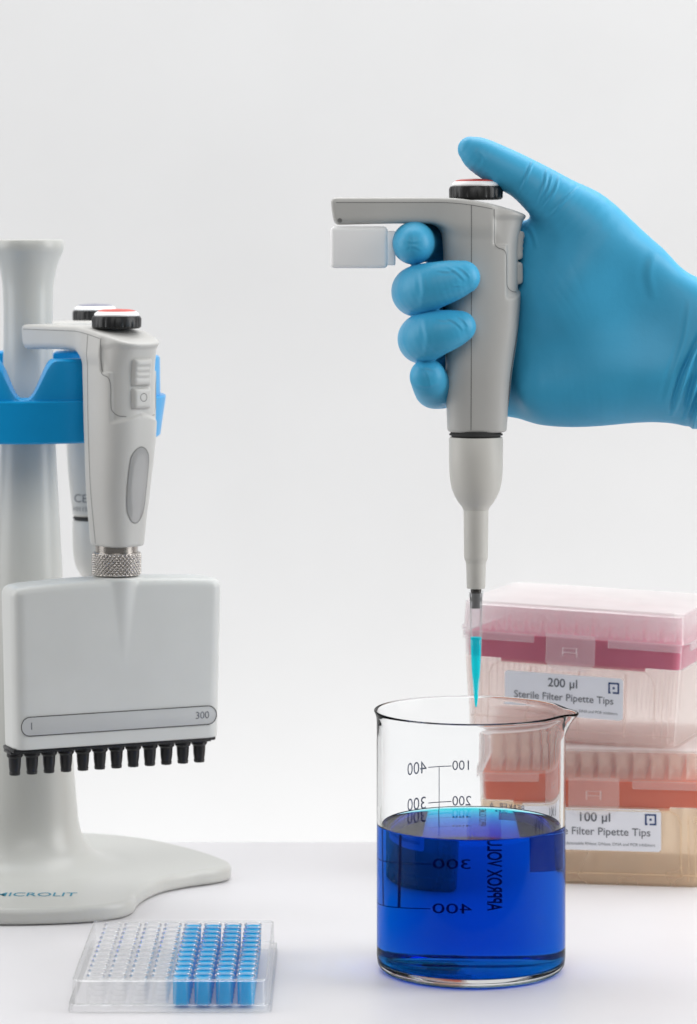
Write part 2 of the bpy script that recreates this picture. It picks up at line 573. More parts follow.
def ribbon(path, ray, width=0.035, off=0.008):
    """thin band laid on the handle along a path of (start) points cast along ray"""
    hits = []
    for p in path:
        h, n = on_handle(p, ray(p) if callable(ray) else ray)
        if h is not None: hits.append((h, np.array(n)))
    V, Fs = [], []
    for i, (h, n) in enumerate(hits):
        a = hits[max(0, i - 1)][0]; b = hits[min(len(hits) - 1, i + 1)][0]
        t = b - a; t /= np.linalg.norm(t) + 1e-9
        s = np.cross(t, n); s /= np.linalg.norm(s) + 1e-9
        V += [h + n * off - s * width / 2, h + n * off + s * width / 2]
    for i in range(len(hits) - 1):
        Fs.append((2*i, 2*i+1, 2*i+3, 2*i+2))
    return np.array(V), Fs


def seams():
    parts = []
    for sgn in (-1, 1):
        d = (0, -sgn, 0)
        parts.append(ribbon([(-0.28, 4*sgn, z) for z in np.linspace(0.2, 10.75, 80)], d, 0.04))
        parts.append(ribbon([(x, 4*sgn, 10.86 - 0.043*max(x+2, 0)**2) for x in np.linspace(-6.6, 0.7, 60)], d, 0.03))
        pts = catmull([(0.78, 10.55), (0.79, 9.8), (0.8, 9.0), (0.95, 8.75), (1.25, 8.62), (1.36, 8.3), (1.37, 7.4), (1.4, 6.95), (1.6, 6.72), (1.85, 6.66)], 8)
        parts.append(ribbon([(a, 4*sgn, b) for a, b in pts], d, 0.035, 0.012))
    return join(*parts)


def win_outline(shrink=0.0):
    return [(-0.62+shrink, 4.2), (-0.45+shrink, 4.85), (0, 5.12-shrink), (0.45-shrink, 4.85), (0.62-shrink, 4.2),
            (0.58-shrink, 2.2), (0.34-shrink, 1.5), (0, 1.28+shrink), (-0.34+shrink, 1.5), (-0.58+shrink, 2.2)]


def window_part(rim=False):
    out = catmull(win_outline(), 6, True)
    if rim:
        path = [(6, p[0], p[1]) for p in out] + [(6, out[0][0], out[0][1])]
        return ribbon(path, (-1, 0, 0), 0.045, 0.02)
    V, Fs = [], []
    c = np.array([0, 3.2]); m = len(out); K = 5
    for k in range(K + 1):
        for p in out:
            q = c + (p - c) * (1 - k / K * 0.999)
            h, n = on_handle((6, q[0], q[1]), (-1, 0, 0))
            V.append(h + np.array((0.012 + 0.035 * min(1, k / 1.0), 0, 0)))
    for k in range(K):
        for i in range(m):
            j = (i + 1) % m
            Fs.append((k*m+i, k*m+j, (k+1)*m+j, (k+1)*m+i))
    Fs.append([K*m+i for i in range(m)])
    return np.array(V), Fs


def back_block(z0, z1, w, proud, r=0.22, ribs=0):
    """button moulded to the handle's back"""
    nz_, ny_ = 22, 16
    V, Fs = [], []
    zs = np.linspace(z0, z1, nz_); ys = np.linspace(-w, w, ny_)
    for z in zs:
        for y in ys:
            a = min(1, (w - abs(y)) / r); b = min(1, min(z - z0, z1 - z) / r)
            hgt = math.sqrt(max(0, 1 - (1-a)**2)) * math.sqrt(max(0, 1 - (1-b)**2))
            h, n = on_handle((6, y, z), (-1, 0, 0))
            rb = 0.0
            if ribs and 0.25*(z1-z0) < z - z0 < 0.9*(z1-z0) and abs(y) < w*0.7:
                rb = 0.03 * math.cos((z - z0) / (z1 - z0) * ribs * 2 * math.pi)
            V.append(h + np.array((proud * hgt - 0.03 + rb, 0, 0)))
    for i in range(nz_ - 1):
        for j in range(ny_ - 1):
            Fs.append((i*ny_+j, i*ny_+j+1, (i+1)*ny_+j+1, (i+1)*ny_+j))
    return np.array(V), Fs


SEAM = make_mesh('seam_line', *seams(), M['soft_seam'])
WIN = make_mesh('volume_window', *window_part(), M['window'])
WRIM = make_mesh('window_rim', *window_part(True), M['soft_seam'])
EJ = make_mesh('ejector_button', *back_block(8.15, 9.55, 0.62, 0.26, 0.2, 5), M['grey'])
LK = make_mesh('lock_button', *back_block(7.0, 8.1, 0.62, 0.26, 0.2), M['grey'])
circ = [(6, 0.2*math.cos(a), 7.6 + 0.2*math.sin(a)) for a in np.linspace(0, 2*math.pi, 25)]
rb = ribbon(circ, (-1, 0, 0), 0.035, 0.24)
LKR = make_mesh('lock_mark', rb[0], rb[1], M['soft_seam'])


def collar():
    prof = [(0, 11.0), (1.05, 11.0), (1.2, 11.03), (1.27, 11.1), (1.28, 11.5), (1.22, 11.62), (1.1, 11.66), (0, 11.66)]
    V, Fs = lathe(prof, 96)
    for v in V:
        r = math.hypot(v[0], v[1]); a = math.atan2(v[1], v[0])
        if r > 1.25: 
            k = 1 - 0.03 * max(0, math.cos(a * 16)) ** 6
            v[0] *= k; v[1] *= k
    return V, Fs


COLLAR = make_mesh('button_collar', *collar(), M['black'], sharp=35)
CAPW = make_mesh('button_cap', *lathe([(0, 11.64), (1.14, 11.64), (1.16, 11.70), (1.10, 11.80), (1.0, 11.86), (0.95, 11.88), (0, 11.88)], 64), M['white'], sharp=35)


def inst(name, me, parent, mat=None):
    o = bpy.data.objects.new(name, me)
    link(o, parent)
    return o


def build_handle(root, capmat, seat_z=0):
    h = inst('handle', HANDLE, root)
    inst('seam_line', SEAM, h)
    w = inst('volume_window', WIN, root); inst('window_rim', WRIM, w)
    inst('ejector_button', EJ, root)
    k = inst('lock_button', LK, root); inst('lock_mark', LKR, k)
    c = inst('button_collar', COLLAR, root)
    p = inst('button_cap', CAPW, root)
    obj('cap_disc', lathe([(0, 11.87), (0.98, 11.87), (0.96, 11.91), (0.7, 11.97), (0, 12.0)], 64), capmat, p)
    return h


def lower_cone(root, mat):
    ppx = lambda r, py: (r * 0.0472, (433 - py) * 0.0472)
    obj('seal_ring', lathe([(0, 0.12), (1.2, 0.12), (1.2, -0.02), (1.26, -0.03), (1.26, -0.10), (1.16, -0.12), (1.16, -0.2), (0, -0.2)], 64), M['seam'], root)
    prof = [(0, 437), (26.2, 437), (27.0, 438.5), (27.0, 462), (26.8, 470), (26.0, 480), (24.2, 489), (21.3, 496), (17.5, 502.5), (13.6, 507.5), (13.2, 509), (12.6, 509.6),
            (12.0, 556), (11.6, 559), (10.3, 562), (10.0, 564), (9.3, 587), (8.8, 588.3), (0, 588.3)]
    obj('lower_cone', lathe([ppx(r, y) for r, y in prof], 64), mat, root, sharp=30)


# --- the pipette in the hand
held = thing('hand_pipette', 'grey single-channel pipette gripped by the blue gloved hand above the beaker', 'pipette', P(476, 433, 0))
build_handle(held, M['red'])
fr = obj('finger_rest', join(rbox(-5.52, 0, 8.76, 2.68, 1.9, 1.96, 0.2, 5)), M['white'], held)
obj('finger_rest_clip', rbox(-4.02, 0, 8.72, 0.42, 1.5, 1.62, 0.08, 3), M['white'], held)
obj('pivot_screw', mapv(lathe([(0, 0.0), (0.11, 0.0), (0.11, 0.03), (0.06, 0.03), (0.05, 0.01), (0, 0.01)], 20), lambda x, y, z: (-6.42 + x, -1.0 - z, 10.02 + y)), M['soft_seam'], held)
lower_cone(held, M['cone'])
zz = lambda py: (433 - py) * 0.0472
rr_ = lambda p: p * 0.0472
obj('nozzle', lathe([(0, zz(586)), (rr_(5.4), zz(586)), (rr_(5.4), zz(594)), (rr_(4.6), zz(600)), (0, zz(600))], 32), M['dark_steel'], held)
tipprof = [(7.6, 591), (7.6, 596), (6.9, 597), (6.7, 608), (6.4, 622), (6.1, 640), (5.3, 662), (4.2, 680), (2.9, 694), (1.7, 704.5)]
inner = [(r - 0.7, y) for r, y in tipprof][::-1]
tip = obj('pipette_tip', lathe([(rr_(r), zz(y)) for r, y in tipprof + inner], 40, closed=True), M['clear'], held)
obj('filter', lathe([(0, zz(593)), (rr_(6.4), zz(593)), (rr_(5.9), zz(608)), (0, zz(608))], 32), M['tip_filter'], tip)
obj('tip_liquid', lathe([(0, zz(636.5)), (rr_(5.5), zz(637)), (rr_(4.65), zz(662)), (rr_(3.5), zz(680)), (rr_(2.2), zz(694)), (rr_(1.2), zz(704)), (rr_(0.9), zz(706)), (0, zz(707))], 32), M['tip_liquid'], tip)
gm = []
for py in (655, 676):
    gm.append(lathe([(rr_(np.interp(py, [640, 662, 680], [6.1, 5.3, 4.2])) + 0.004, zz(py) - 0.012), (rr_(np.interp(py, [640, 662, 680], [6.1, 5.3, 4.2])) + 0.012, zz(py)), (rr_(np.interp(py, [640, 662, 680], [6.1, 5.3, 4.2])) + 0.004, zz(py) + 0.012)], 32, caps=False))
obj('tip_mark', join(*gm), M['clear'], tip)

# ------------------------------------------------------------------ stand
SX, SY = -17.23, 21.0
stand = thing('pipette_stand', 'off-white pipette stand with a column, a spreading foot and a blue hanger ring', 'pipette stand', (SX, SY, 0))
half = [(0, -11.6), (2.2, -11.45), (4.4, -10.9), (5.8, -9.9), (6.3, -8.7), (6.35, -7.6), (6.7, -5.7), (7.5, -3.7), (8.8, -2.3), (10.1, -1.35), (10.85, -0.4), (10.8, 0.8),
        (9.9, 2.6), (8.4, 4.8), (6.2, 7.2), (3.5, 8.8), (0, 9.5)]
outl = half + [(-x, y) for x, y in half[-2:0:-1]]
outl = catmull(outl, 6, True)


cprof = [(3.0, 0.0), (2.85, 1.6), (2.75, 2.6), (2.66, 3.6), (2.56, 4.8), (2.45, 6.2), (2.3, 8.5), (2.14, 11), (1.97, 14), (1.82, 17), (1.66, 20), (1.5, 23),
         (1.40, 26), (1.33, 28.5), (1.32, 30.5), (1.36, 31.8), (1.47, 32.6), (1.62, 33.2), (1.82, 33.7), (1.9, 33.85), (1.93, 34.05), (1.93, 34.25), (1.88, 34.38), (1.75, 34.43), (0, 34.43)]
CS = catmull(cprof[:19], 5)


def base_mesh():
    g = Grid((-11.6, -12.2, -0.3), (11.6, 10.2, 11.0), 0.1)
    x, y, z = g.x, g.y, g.z
    X, Y = np.broadcast_arrays(x[:, :, 0], y[:, :, 0])
    d2 = np.full(X.shape, 1e9); ins = np.zeros(X.shape, bool)
    for a, b in zip(outl, np.roll(outl, -1, 0)):
        e = b - a; L = e @ e
        t = np.clip(((X - a[0]) * e[0] + (Y - a[1]) * e[1]) / L, 0, 1)
        d2 = np.minimum(d2, np.hypot(X - a[0] - t * e[0], Y - a[1] - t * e[1]))
        cr = ((a[1] > Y) != (b[1] > Y)) & (X < (b[0] - a[0]) * (Y - a[1]) / (b[1] - a[1] + 1e-12) + a[0])
        ins ^= cr
    d2 = np.where(ins, -d2, d2).astype(np.float32)[:, :, None]
    rad_ = np.sqrt(x * x + y * y)
    plate = smax(d2, np.abs(z - 0.43) - 0.43, 0.32)
    colr = rad_ - np.interp(z, CS[:, 1], CS[:, 0]).astype(np.float32)
    f = smin(plate, colr, 2.6)
    f = np.maximum(f, 0.02 - z)
    f = np.maximum(f, z - 10.6)
    return g.mesh(np.broadcast_to(f, g.shape).astype(np.float32), 'base', M['stand'], 3)


bo = inst('base', base_mesh(), stand)
obj('column', lathe([(0, 10.45)] + [tuple(p) for p in CS if p[1] > 10.45] + cprof[19:], 96), M['stand'], stand, sharp=45)
V, Fs = text_mesh('MICROLIT', 0.95, 1.05, bold=0.005)
wid = V[:, 0].max() - V[:, 0].min()
V[:, 0] *= 4.2 / wid
V[:, 1] *= 1.35
V[:, 0] += 1.2 - (V[:, 0].max() + V[:, 0].min()) / 2; V[:, 1] += -8.1
V[:, 2] = 1.0
bt = BVHTree.FromPolygons([tuple(v.co / S) for v in bo.data.vertices], [tuple(p.vertices) for p in bo.data.polygons])
for v in V:
    h = bt.ray_cast(Vector((v[0], v[1], 5)), Vector((0, 0, -1)))
    if h[0] is not None: v[2] = h[0].z + 0.012
obj('lettering', (V, Fs), M['teal_ink'], stand, smooth=False, recalc=False)

# hanger ring with its raised horns
RO, RI = 7.4, 5.6
TOW = [R(-56 + 60 * k) for k in range(6)]


def horn(phi):
    d = min(abs((phi - t + math.pi) % (2 * math.pi) - math.pi) for t in TOW)
    d = math.degrees(d)
    t = min(1, max(0, (28.5 - d) / 12.0))
    return t * t * (3 - 2 * t)


def ring_mesh():
    n = 360; secs = []
    for i in range(n):
        ph = 2 * math.pi * i / n; t = horn(ph)
        h = 26.22 + 2.01 * t
        ro = RO - 0.2 - 0.1 * t; ri = RI + 0.1 * t
        b = 0.26
        pr = [(ri, 24.0), (ri + .1, 23.9), (ro - .1, 23.86), (ro, 23.95), (RO, 26.0), (RO - 0.05, 26.08), (ro, 26.1), (ro - 0.02, h - b), (ro - 0.05, h - 0.4 * b), (ro - b, h),
              (ri + b + .1, h), (ri + 0.06, h - 0.4*b), (ri, h - b)]
        secs.append([(r * math.cos(ph), r * math.sin(ph), z) for r, z in pr])
    secs.append(secs[0])
    return loft(secs, cap=False)


ringo = obj('hanger_ring', ring_mesh(), M['blue'], stand, sharp=35)
weld(ringo)
spk = [lathe([(1.2, 23.95), (2.1, 23.95), (2.15, 24.05), (2.15, 25.6), (2.05, 25.7), (1.2, 25.7)], 48, closed=True)]
for k in range(6):
    a = R(-26 + 60 * k)
    v, f = rbox(4.1, 0, 24.35, 4.4, 1.2, 0.7, 0.1, 2)
    c, s = math.cos(a), math.sin(a)
    v = np.column_stack([v[:, 0] * c - v[:, 1] * s, v[:, 0] * s + v[:, 1] * c, v[:, 2]])
    spk.append((v, f))
obj('ring_spoke', join(*spk), M['blue'], ringo, sharp=35)


# ------------------------------------------------------------------ multichannel pipette
def hung(name, label, ang, zb=18.5, rad=9.0, turn=0):
    a = R(ang)
    # the hook (local -x) points to the column
    return thing(name, label, 'pipette', (SX + rad * math.cos(a), SY + rad * math.sin(a), zb), a + R(turn))


mc = hung('multichannel_pipette', 'grey twelve-channel pipette with a wide head hanging at the front of the stand', -54, 18.62, turn=7)
mc.scale = (1, 1, 1.02)
build_handle(mc, M['red'])
obj('neck', lathe([(0, 0.12), (1.10, 0.12), (1.10, -0.30), (0, -0.30)], 64), M['steel'], mc)


def knurl():
    n, mz = 324, 40; secs = []
    V, Fs = [], []
    z0, z1, r0 = -1.42, -0.26, 1.27
    for j in range(mz + 1):
        z = z0 + (z1 - z0) * j / mz
        e = 1 if 2 < j < mz - 2 else 0
        for i in range(n):
            a = 2 * math.pi * i / n
            u = (a * 36 / math.pi / 2 + (z - z0) * 4.4) % 1; w = (a * 36 / math.pi / 2 - (z - z0) * 4.4) % 1
            k = min(abs(u - .5), abs(w - .5)) * 2
            r = r0 - (0.10 if e == 0 and (j == 0 or j == mz) else 0.03 if e == 0 else 0) - e * 0.10 * (1 - min(1, k * 1.6))
            V.append((r * math.cos(a), r * math.sin(a), z))
    for j in range(mz):
        for i in range(n):
            i2 = (i + 1) % n
            Fs.append((j*n+i, j*n+i2, (j+1)*n+i2, (j+1)*n+i))
    Fs.append([i for i in range(n)][::-1]); Fs.append([mz*n+i for i in range(n)])
    return np.array(V), Fs


obj('knurled_nut', knurl(), M['steel'], mc, sharp=None)
# the wide head is turned about the nut: its own frame
HW, HT, HO = 5.72, 1.2, -0.24


def head_mesh():
    g = Grid((-6.6, -2.3, -10.4), (6.6, 2.3, -1.0), 0.06)
    x, y, z = g.x - HO, g.y, g.z
    top = -1.52 - 0.0065 * x * x
    w = HW + (z + 1.5) * 0.022
    bot = -9.8 + 0 * x
    f = smax(np.abs(x) - w, np.abs(y) - (HT + (z + 6) * 0.01), 0.7)
    f = smax(f, z - top, 0.5)
    f = smax(f, bot - z, 0.12)
    # shoulder that runs down from the nut to a point
    cr = np.clip(1.12 * (z + 6.4) / 4.9, -0.6, 1.3)
    cone = np.sqrt(((x + HO) * 0.95) ** 2 + (np.abs(y) - 0.24 - 0.175 * (-1.5 - z)) ** 2 * 0.9) - cr
    cone = smax(cone, z + 1.46, 0.2)
    f = smin(f, cone + 0.02, 0.12)
    return g.mesh(np.broadcast_to(f, g.shape).astype(np.float32), 'head', M['grey2'], 2)


ha = R(24) - mc.rotation_euler.z


def in_head(o):
    o.rotation_euler = (0, 0, ha); return o


head = in_head(inst('channel_head', head_mesh(), mc))
sl = [(HO + 4.82 + 0.47 * math.sin(a), -8.62 + 0.47 * math.cos(a)) for a in np.linspace(0, math.pi, 17)] + [(HO - 4.82 - 0.47 * math.sin(a), -8.62 - 0.47 * math.cos(a)) for a in np.linspace(0, math.pi, 17)]
yface = -(HT + (-8.7 + 6) * 0.01)
v, f = prism(sl, 0, 0.05, 0.03, 3)
lp = in_head(obj('label_strip', (np.column_stack([v[:, 0], yface - v[:, 2] + 0.01, v[:, 1]]), f), M['plate_grey'], mc))
rimp = [(x, yface - 0.045, z) for x, z in sl]
obj('strip_rim', tube(rimp, 0.02, 6, True), M['seam'], lp)
for body, tx in (('1', HO - 4.75), ('300', HO + 4.5)):
    v, f = text_mesh(body, 0.52)
    obj('lettering', (np.column_stack([v[:, 0] + tx, np.full(len(v), yface - 0.052), v[:, 1] - 8.62]), f), M['soft_ink'], lp, smooth=False, recalc=False)
in_head(obj('nozzle_bar', join(rbox(HO - 0.1, 0, -9.86, 11.0, 1.7, 0.22, 0.06, 2), rbox(HO - 0.2, 0, -10.0, 10.9, 1.2, 0.14, 0.05, 2)), M['black'], mc))
nz = make_mesh('channel_nozzle', *lathe([(0, -10.3), (0.40, -10.3), (0.42, -10.62), (0.33, -10.72), (0.31, -11.1), (0.27, -11.4), (0.29, -11.43), (0.27, -11.56), (0.2, -11.58), (0.12, -11.45), (0, -11.45)], 28), M['black'], sharp=35)
for k in range(12):
    o = inst('channel_nozzle', nz, mc)
    px = HO - 5.24 + k * 10.04 / 11
    o.rotation_euler = (0, 0, ha)
    o.location = (px * math.cos(ha) * S, px * math.sin(ha) * S, 0.40 * S)

# ------------------------------------------------------------------ the pipette behind
bp = hung('hanging_pipette', 'grey single-channel pipette with a lilac button hanging behind the twelve-channel one', 71, 18.8)
build_handle(bp, M['lilac'])
lower_cone(bp, M['grey'])
bp_m = Matrix.Translation(bp.location / S) @ bp.rotation_euler.to_matrix().to_4x4()
inv = bp_m.inverted()


def on_back_pipette(v, cx, cz, sc):
    """print that faces the front, cast onto the handle"""
    out = []
    for x, y, _ in v:
        w0 = Vector((cx + x * sc, SY - 30, cz + y * sc)); d = Vector((0, 1, 0))
        h = HB.ray_cast(inv @ w0, inv.to_3x3() @ d, 80)
        if h[0] is None: out.append(inv @ Vector((cx + x * sc, SY + 7, cz + y * sc)))
        else: out.append(h[0] + h[1] * 0.012)
    return np.array([tuple(q) for q in out])


pc = P(80.5, 499, 28.2)
v, f = text_mesh('CE', 0.66)
obj('lettering', (on_back_pipette(v, pc[0], pc[2], 1.0), f), M['soft_ink'], bp, smooth=False, recalc=False)
pc = P(81.5, 509.5, 28.2)
v, f = text_mesh('101152', 0.36)
obj('lettering', (on_back_pipette(v, pc[0], pc[2], 1.0), f), M['soft_ink'], bp, smooth=False, recalc=False)

# ------------------------------------------------------------------ gloved hand
def hand_mesh():
    g = Grid((P(384, 0)[0], -3.3, P(0, 446)[2]), (P(800, 0)[0], 4.7, P(0, 128)[2]), 0.046)
    x, y, z = g.x, g.y, g.z
    rows = [  # px, top py, bottom py, y centre, half thickness
        (430, 236, 405, 2.75, 0.95), (455, 232, 412, 3.0, 1.1), (480, 226, 416, 2.9, 1.25), (500, 222, 418.5, 2.5, 1.4), (515, 220, 420.5, 1.9, 1.6), (530, 220, 423, 1.35, 1.85), (548, 214, 424.5, 1.0, 2.05),
        (570, 196, 425, 0.8, 2.2), (600, 200, 424, 0.65, 2.35), (640, 237, 420.5, 0.55, 2.4), (665, 257, 422, 0.55, 2.4), (697, 277, 430, 0.55, 2.45), (730, 284, 438, 0.55, 2.6), (800, 280, 446, 0.55, 2.8)]
    xs = [P(r[0], 0)[0] for r in rows]
    tab = table(xs, [((P(0, r[1])[2] + P(0, r[2])[2]) / 2, (P(0, r[1])[2] - P(0, r[2])[2]) / 2, r[3], r[4]) for r in rows])
    zc, hh, yc, tt = tab(x)
    # palm: tilted, thicker to the thumb side
    yc2 = yc - 0.16 * (z - zc) / hh
    f = radial(y - yc2, z - zc, tt, hh, 2.5)
    f = smax(f, P(432, 0)[0] - x, 0.8)
    pp = lambda px, py, yy, r: (*P(px, py, 0)[[0]], yy, P(px, py, 0)[2], r)
    q = lambda L: [(P(a, b)[0], c, P(a, b)[2], r) for a, b, c, r in L]
    thumb = g.chain(q([(470.5, 149.5, -0.05, 0.60), (482, 156.5, -0.05, 0.87), (503, 168, -0.05, 0.98), (524, 179, -0.05, 1.0), (544, 193, -0.05, 1.17), (566, 211, 0.0, 1.42), (592, 235, 0.1, 1.66), (630, 275, 0.3, 1.9)]))
    f = smin(f, thumb, 0.9)
    thenar = g.chain(q([(560, 300, -0.2, 1.35), (585, 285, -0.25, 1.6), (606, 292, 0.0, 1.55)]))
    f = smin(f, thenar, 1.2)
    heel = g.chain(q([(545, 390, 0.2, 1.3), (600, 385, 0.1, 1.5), (650, 375, 0.2, 1.6)]))
    f = smin(f, heel, 1.2)
    hx, hz_ = P(640, 0)[0], P(0, 304)[2]
    hol = np.sqrt((x - hx) ** 2 * 0.55 + (y + 5.0) ** 2 + (z - hz_) ** 2 * 0.9) - 3.62
    f = smax(f, -hol, 1.2)
    index = g.chain(q([(470, 246, 3.0, 1.0), (445, 240, 2.6, 1.05), (424, 240, 1.5, 1.05), (414, 243, 0.1, 1.02), (413, 243, -1.0, 1.0), (413, 244, -1.45, 0.86)]))
    middle = g.chain(q([(470, 290, 3.0, 1.0), (440, 292, 2.7, 1.1), (420, 292, 1.6, 1.18), (417, 291, 0.2, 1.2), (420, 289, -1.2, 1.17), (433, 285, -2.0, 1.09), (448, 281, -2.2, 1.0), (461, 277, -2.22, 0.82)]))
    ring = g.chain(q([(470, 338, 3.0, 1.0), (440, 340, 2.6, 1.08), (425, 340, 1.5, 1.15), (423, 339, 0.2, 1.17), (425, 336.5, -1.15, 1.14), (436, 332, -1.85, 1.06), (448, 328.5, -2.05, 0.96), (458, 325.5, -2.07, 0.8)]))
    little = g.chain(q([(472, 385, 2.8, 0.9), (448, 391, 2.3, 0.92), (436, 391, 1.2, 0.92), (433, 388, 0.1, 0.9), (430, 381, -0.7, 0.88), (427.5, 376, -1.05, 0.84)]))
    fing = None
    for c in (index, middle, ring, little):
        fing = c if fing is None else smin(fing, c, 0.10)
    f = smin(f, fing, 0.5)
    f = smax(f, x - (P(800, 0)[0] - 0.3), 0.2)
    creases = [  # px polyline, width px, height cm
        ([(533, 160), (529, 172), (519, 195)], 1.15, 0.05), ([(547, 168), (545, 184), (537, 207)], 1.15, 0.05), ([(560, 175), (554, 193), (543, 208)], 1.15, 0.05),
        ([(580, 186), (563, 202), (550, 216)], 1.2, 0.05), ([(553, 172), (549, 188), (541, 206)], 1.0, 0.04),
        ([(703, 335), (690, 365), (675, 412)], 2.0, 0.15), ([(697, 350), (684, 376), (672, 416)], 1.7, 0.12), ([(704, 362), (694, 390), (686, 420)], 2.0, 0.16),
        ([(708, 385), (699, 405), (692, 432)], 2.2, 0.18), ([(712, 300), (703, 335), (697, 370), (690, 428)], 2.0, 0.06), ([(690, 300), (684, 340), (671, 380), (664, 405)], 2.5, 0.035),
        ([(655, 250), (650, 275), (655, 300)], 4, 0.03),
        ([(447, 266), (457, 272), (466, 281)], 1.2, 0.026), ([(458, 266), (465, 271), (471, 278)], 1.1, 0.022), ([(436, 270), (447, 271), (458, 269)], 1.2, 0.020), ([(420, 268), (424, 288), (421, 308)], 2.6, 0.030), ([(444, 290), (455, 286), (464, 286)], 1.1, 0.016),
        ([(446, 317), (456, 322), (464, 330)], 1.2, 0.026), ([(457, 315), (464, 320), (469, 327)], 1.1, 0.022), ([(436, 319), (446, 320), (456, 317)], 1.2, 0.018), ([(424, 318), (428, 337), (425, 356)], 2.6, 0.030),
        ([(418, 370), (427, 368), (436, 371)], 1.2, 0.022), ([(416, 383), (426, 386), (437, 383)], 1.4, 0.022), ([(421, 364), (428, 375), (431, 388)], 1.1, 0.016),
        ([(403, 238), (412, 242), (421, 240)], 1.2, 0.022), ([(412, 232), (413, 242), (410, 252)], 1.1, 0.020), ([(404, 249), (412, 246), (422, 250)], 1.2, 0.018), ([(478, 150), (484, 158), (482, 168)], 1.5, 0.016),
        ([(527, 225), (533, 233), (538, 250)], 2.2, 0.035),
    ]

    def post(V, Q):
        # subdivide once so fine creases hold
        nv = vnormals(V, Q)
        sc = F / (D0 + V[:, 1])
        px = CX + V[:, 0] * sc; py = HY + (CZ - V[:, 2]) * sc
        disp = np.zeros(len(V))
        front = np.clip(-nv[:, 1] * 2 + 0.5, 0, 1)
        for pl, w, amp in creases:
            pl = catmull([(a, b) for a, b in pl], 5) if len(pl) > 2 else np.array(pl, float)
            best = np.full(len(V), 1e9); sd = np.zeros(len(V)); tt_ = np.zeros(len(V))
            m = len(pl) - 1
            for i in range(m):
                a, b = pl[i], pl[i + 1]; d = b - a; L = d @ d
                t = np.clip(((px - a[0]) * d[0] + (py - a[1]) * d[1]) / L, 0, 1)
                ex, ey = px - a[0] - t * d[0], py - a[1] - t * d[1]
                dd = np.hypot(ex, ey)
                k = dd < best
                best = np.where(k, dd, best); sd = np.where(k, np.sign(d[0] * ey - d[1] * ex), sd); tt_ = np.where(k, (i + t) / m, tt_)
            fade = np.clip(np.sin(np.pi * np.clip(tt_, 0, 1)), 0, 1) ** 0.6
            s = best * sd / w
            disp += amp * fade * (np.exp(-s * s) - 0.75 * np.exp(-(s - 1.9) ** 2 / 1.4)) * front
        # slow unevenness of stretched film
        ph = rng.uniform(0, 6.28, (6, 3))
        for i in range(6):
            k = rng.normal(0, 1, 3); k *= rng.uniform(0.9, 2.2) / np.linalg.norm(k)
            disp += 0.009 * np.sin(V @ k + ph[i, 0])
        return V + nv * disp[:, None]

    return g.mesh(np.broadcast_to(f, g.shape).astype(np.float32), 'gloved_hand', M['glove'], 3, post)


hand = link(bpy.data.objects.new('gloved_hand', hand_mesh()))
tag(hand, 'right hand in a blue nitrile glove gripping the pipette with its thumb on the button', 'hand')

# ------------------------------------------------------------------ beaker
BC = P(471, 968, 0); BX = BC[0]
beaker = thing('glass_beaker', 'clear glass beaker with printed grey scale and a pouring lip', 'beaker', (BX, 0, 0))
bprof = [(0, 0.02), (3.7, 0.0), (4.05, 0.03), (4.28, 0.14), (4.41, 0.36), (4.45, 0.7), (4.45, 6), (4.45, 11.2), (4.455, 11.7), (4.48, 11.95), (4.54, 12.12), (4.575, 12.19), (4.575, 12.23), (4.545, 12.26), (4.49, 12.25),
         (4.42, 12.16), (4.35, 11.98), (4.29, 11.6), (4.26, 11.0), (4.24, 6), (4.24, 0.95), (4.18, 0.68), (4.0, 0.52), (3.7, 0.45), (0, 0.42)]
V, Fs = lathe(bprof, 160)
for v in V:
    a = math.atan2(v[1], v[0]); d = (a - R(-8) + math.pi) % (2 * math.pi) - math.pi
    t = min(1, max(0, (v[2] - 11.1) / 1.2)); t = t * t * (3 - 2 * t)
    k = 0.52 * math.exp(-(d / 0.17) ** 2) * t - 0.05 * math.exp(-((abs(d) - 0.42) / 0.16) ** 2) * t
    r = math.hypot(v[0], v[1])
    if r > 0:
        v[0] *= (r + k) / r; v[1] *= (r + k) / r
    v[2] -= 0.06 * math.exp(-(d / 0.17) ** 2) * t
weld(obj('beaker_wall', (V, Fs), M['glass'], beaker, sharp=None))
RG = 4.462
# print on the far wall, read from behind
ZT = lambda py: CZ - (py - HY) * (D0 + 4.4) / F - 0.0


def on_wall(VF, ang0, z0, rot=False):
    """flat print (x right, y up as read from outside) wrapped round the glass"""
    out = []
    for x, y, _ in VF[0]:
        if rot: x, y = -y, x
        a = ang0 + x / RG
        out.append((RG * math.cos(a), RG * math.sin(a), z0 + y))
    return np.array(out), VF[1]


def ang(px):                               # angle on the far wall for a column of the picture
    xx = (px - 471) * (D0 + 4.3) / F
    return math.pi / 2 - math.asin(max(-1, min(1, xx / RG)))


pr = []
zs = [ZT(q) for q in (767, 802, 856, 899)]
for k, (l, r) in enumerate((('400', '100'), ('300', '200'), ('200', '300'), ('100', '400'))):
    z = zs[k]
    pr.append(on_wall(text_mesh(l, 0.84), ang(417.5), z))
    pr.append(on_wall(text_mesh(r, 0.66), ang(465), z))
    pr.append(on_wall(rect2(-0.62, -0.022, 0.62, 0.022, 10), ang(442), z))
pr.append(on_wall(rect2(-0.02, zs[3] - zs[0], 0.02, 0, 1), ang(441.5), zs[0]))
pr.append(on_wall(text_mesh('APPROX VOLUME', 0.50, bold=0.01), ang(486), 4.35, True))
pr.append(on_wall(text_mesh('BEAKER  A', 0.42), ang(512), ZT(806)))
obj('print_block', join(on_wall(rect2(-0.6, -0.85, 0.6, 0.85, 10), ang(514), ZT(846)), on_wall(text_mesh('IN 20', 0.7, bold=0.02), ang(514), ZT(823))), M['block_ink'], beaker, smooth=False, recalc=False)
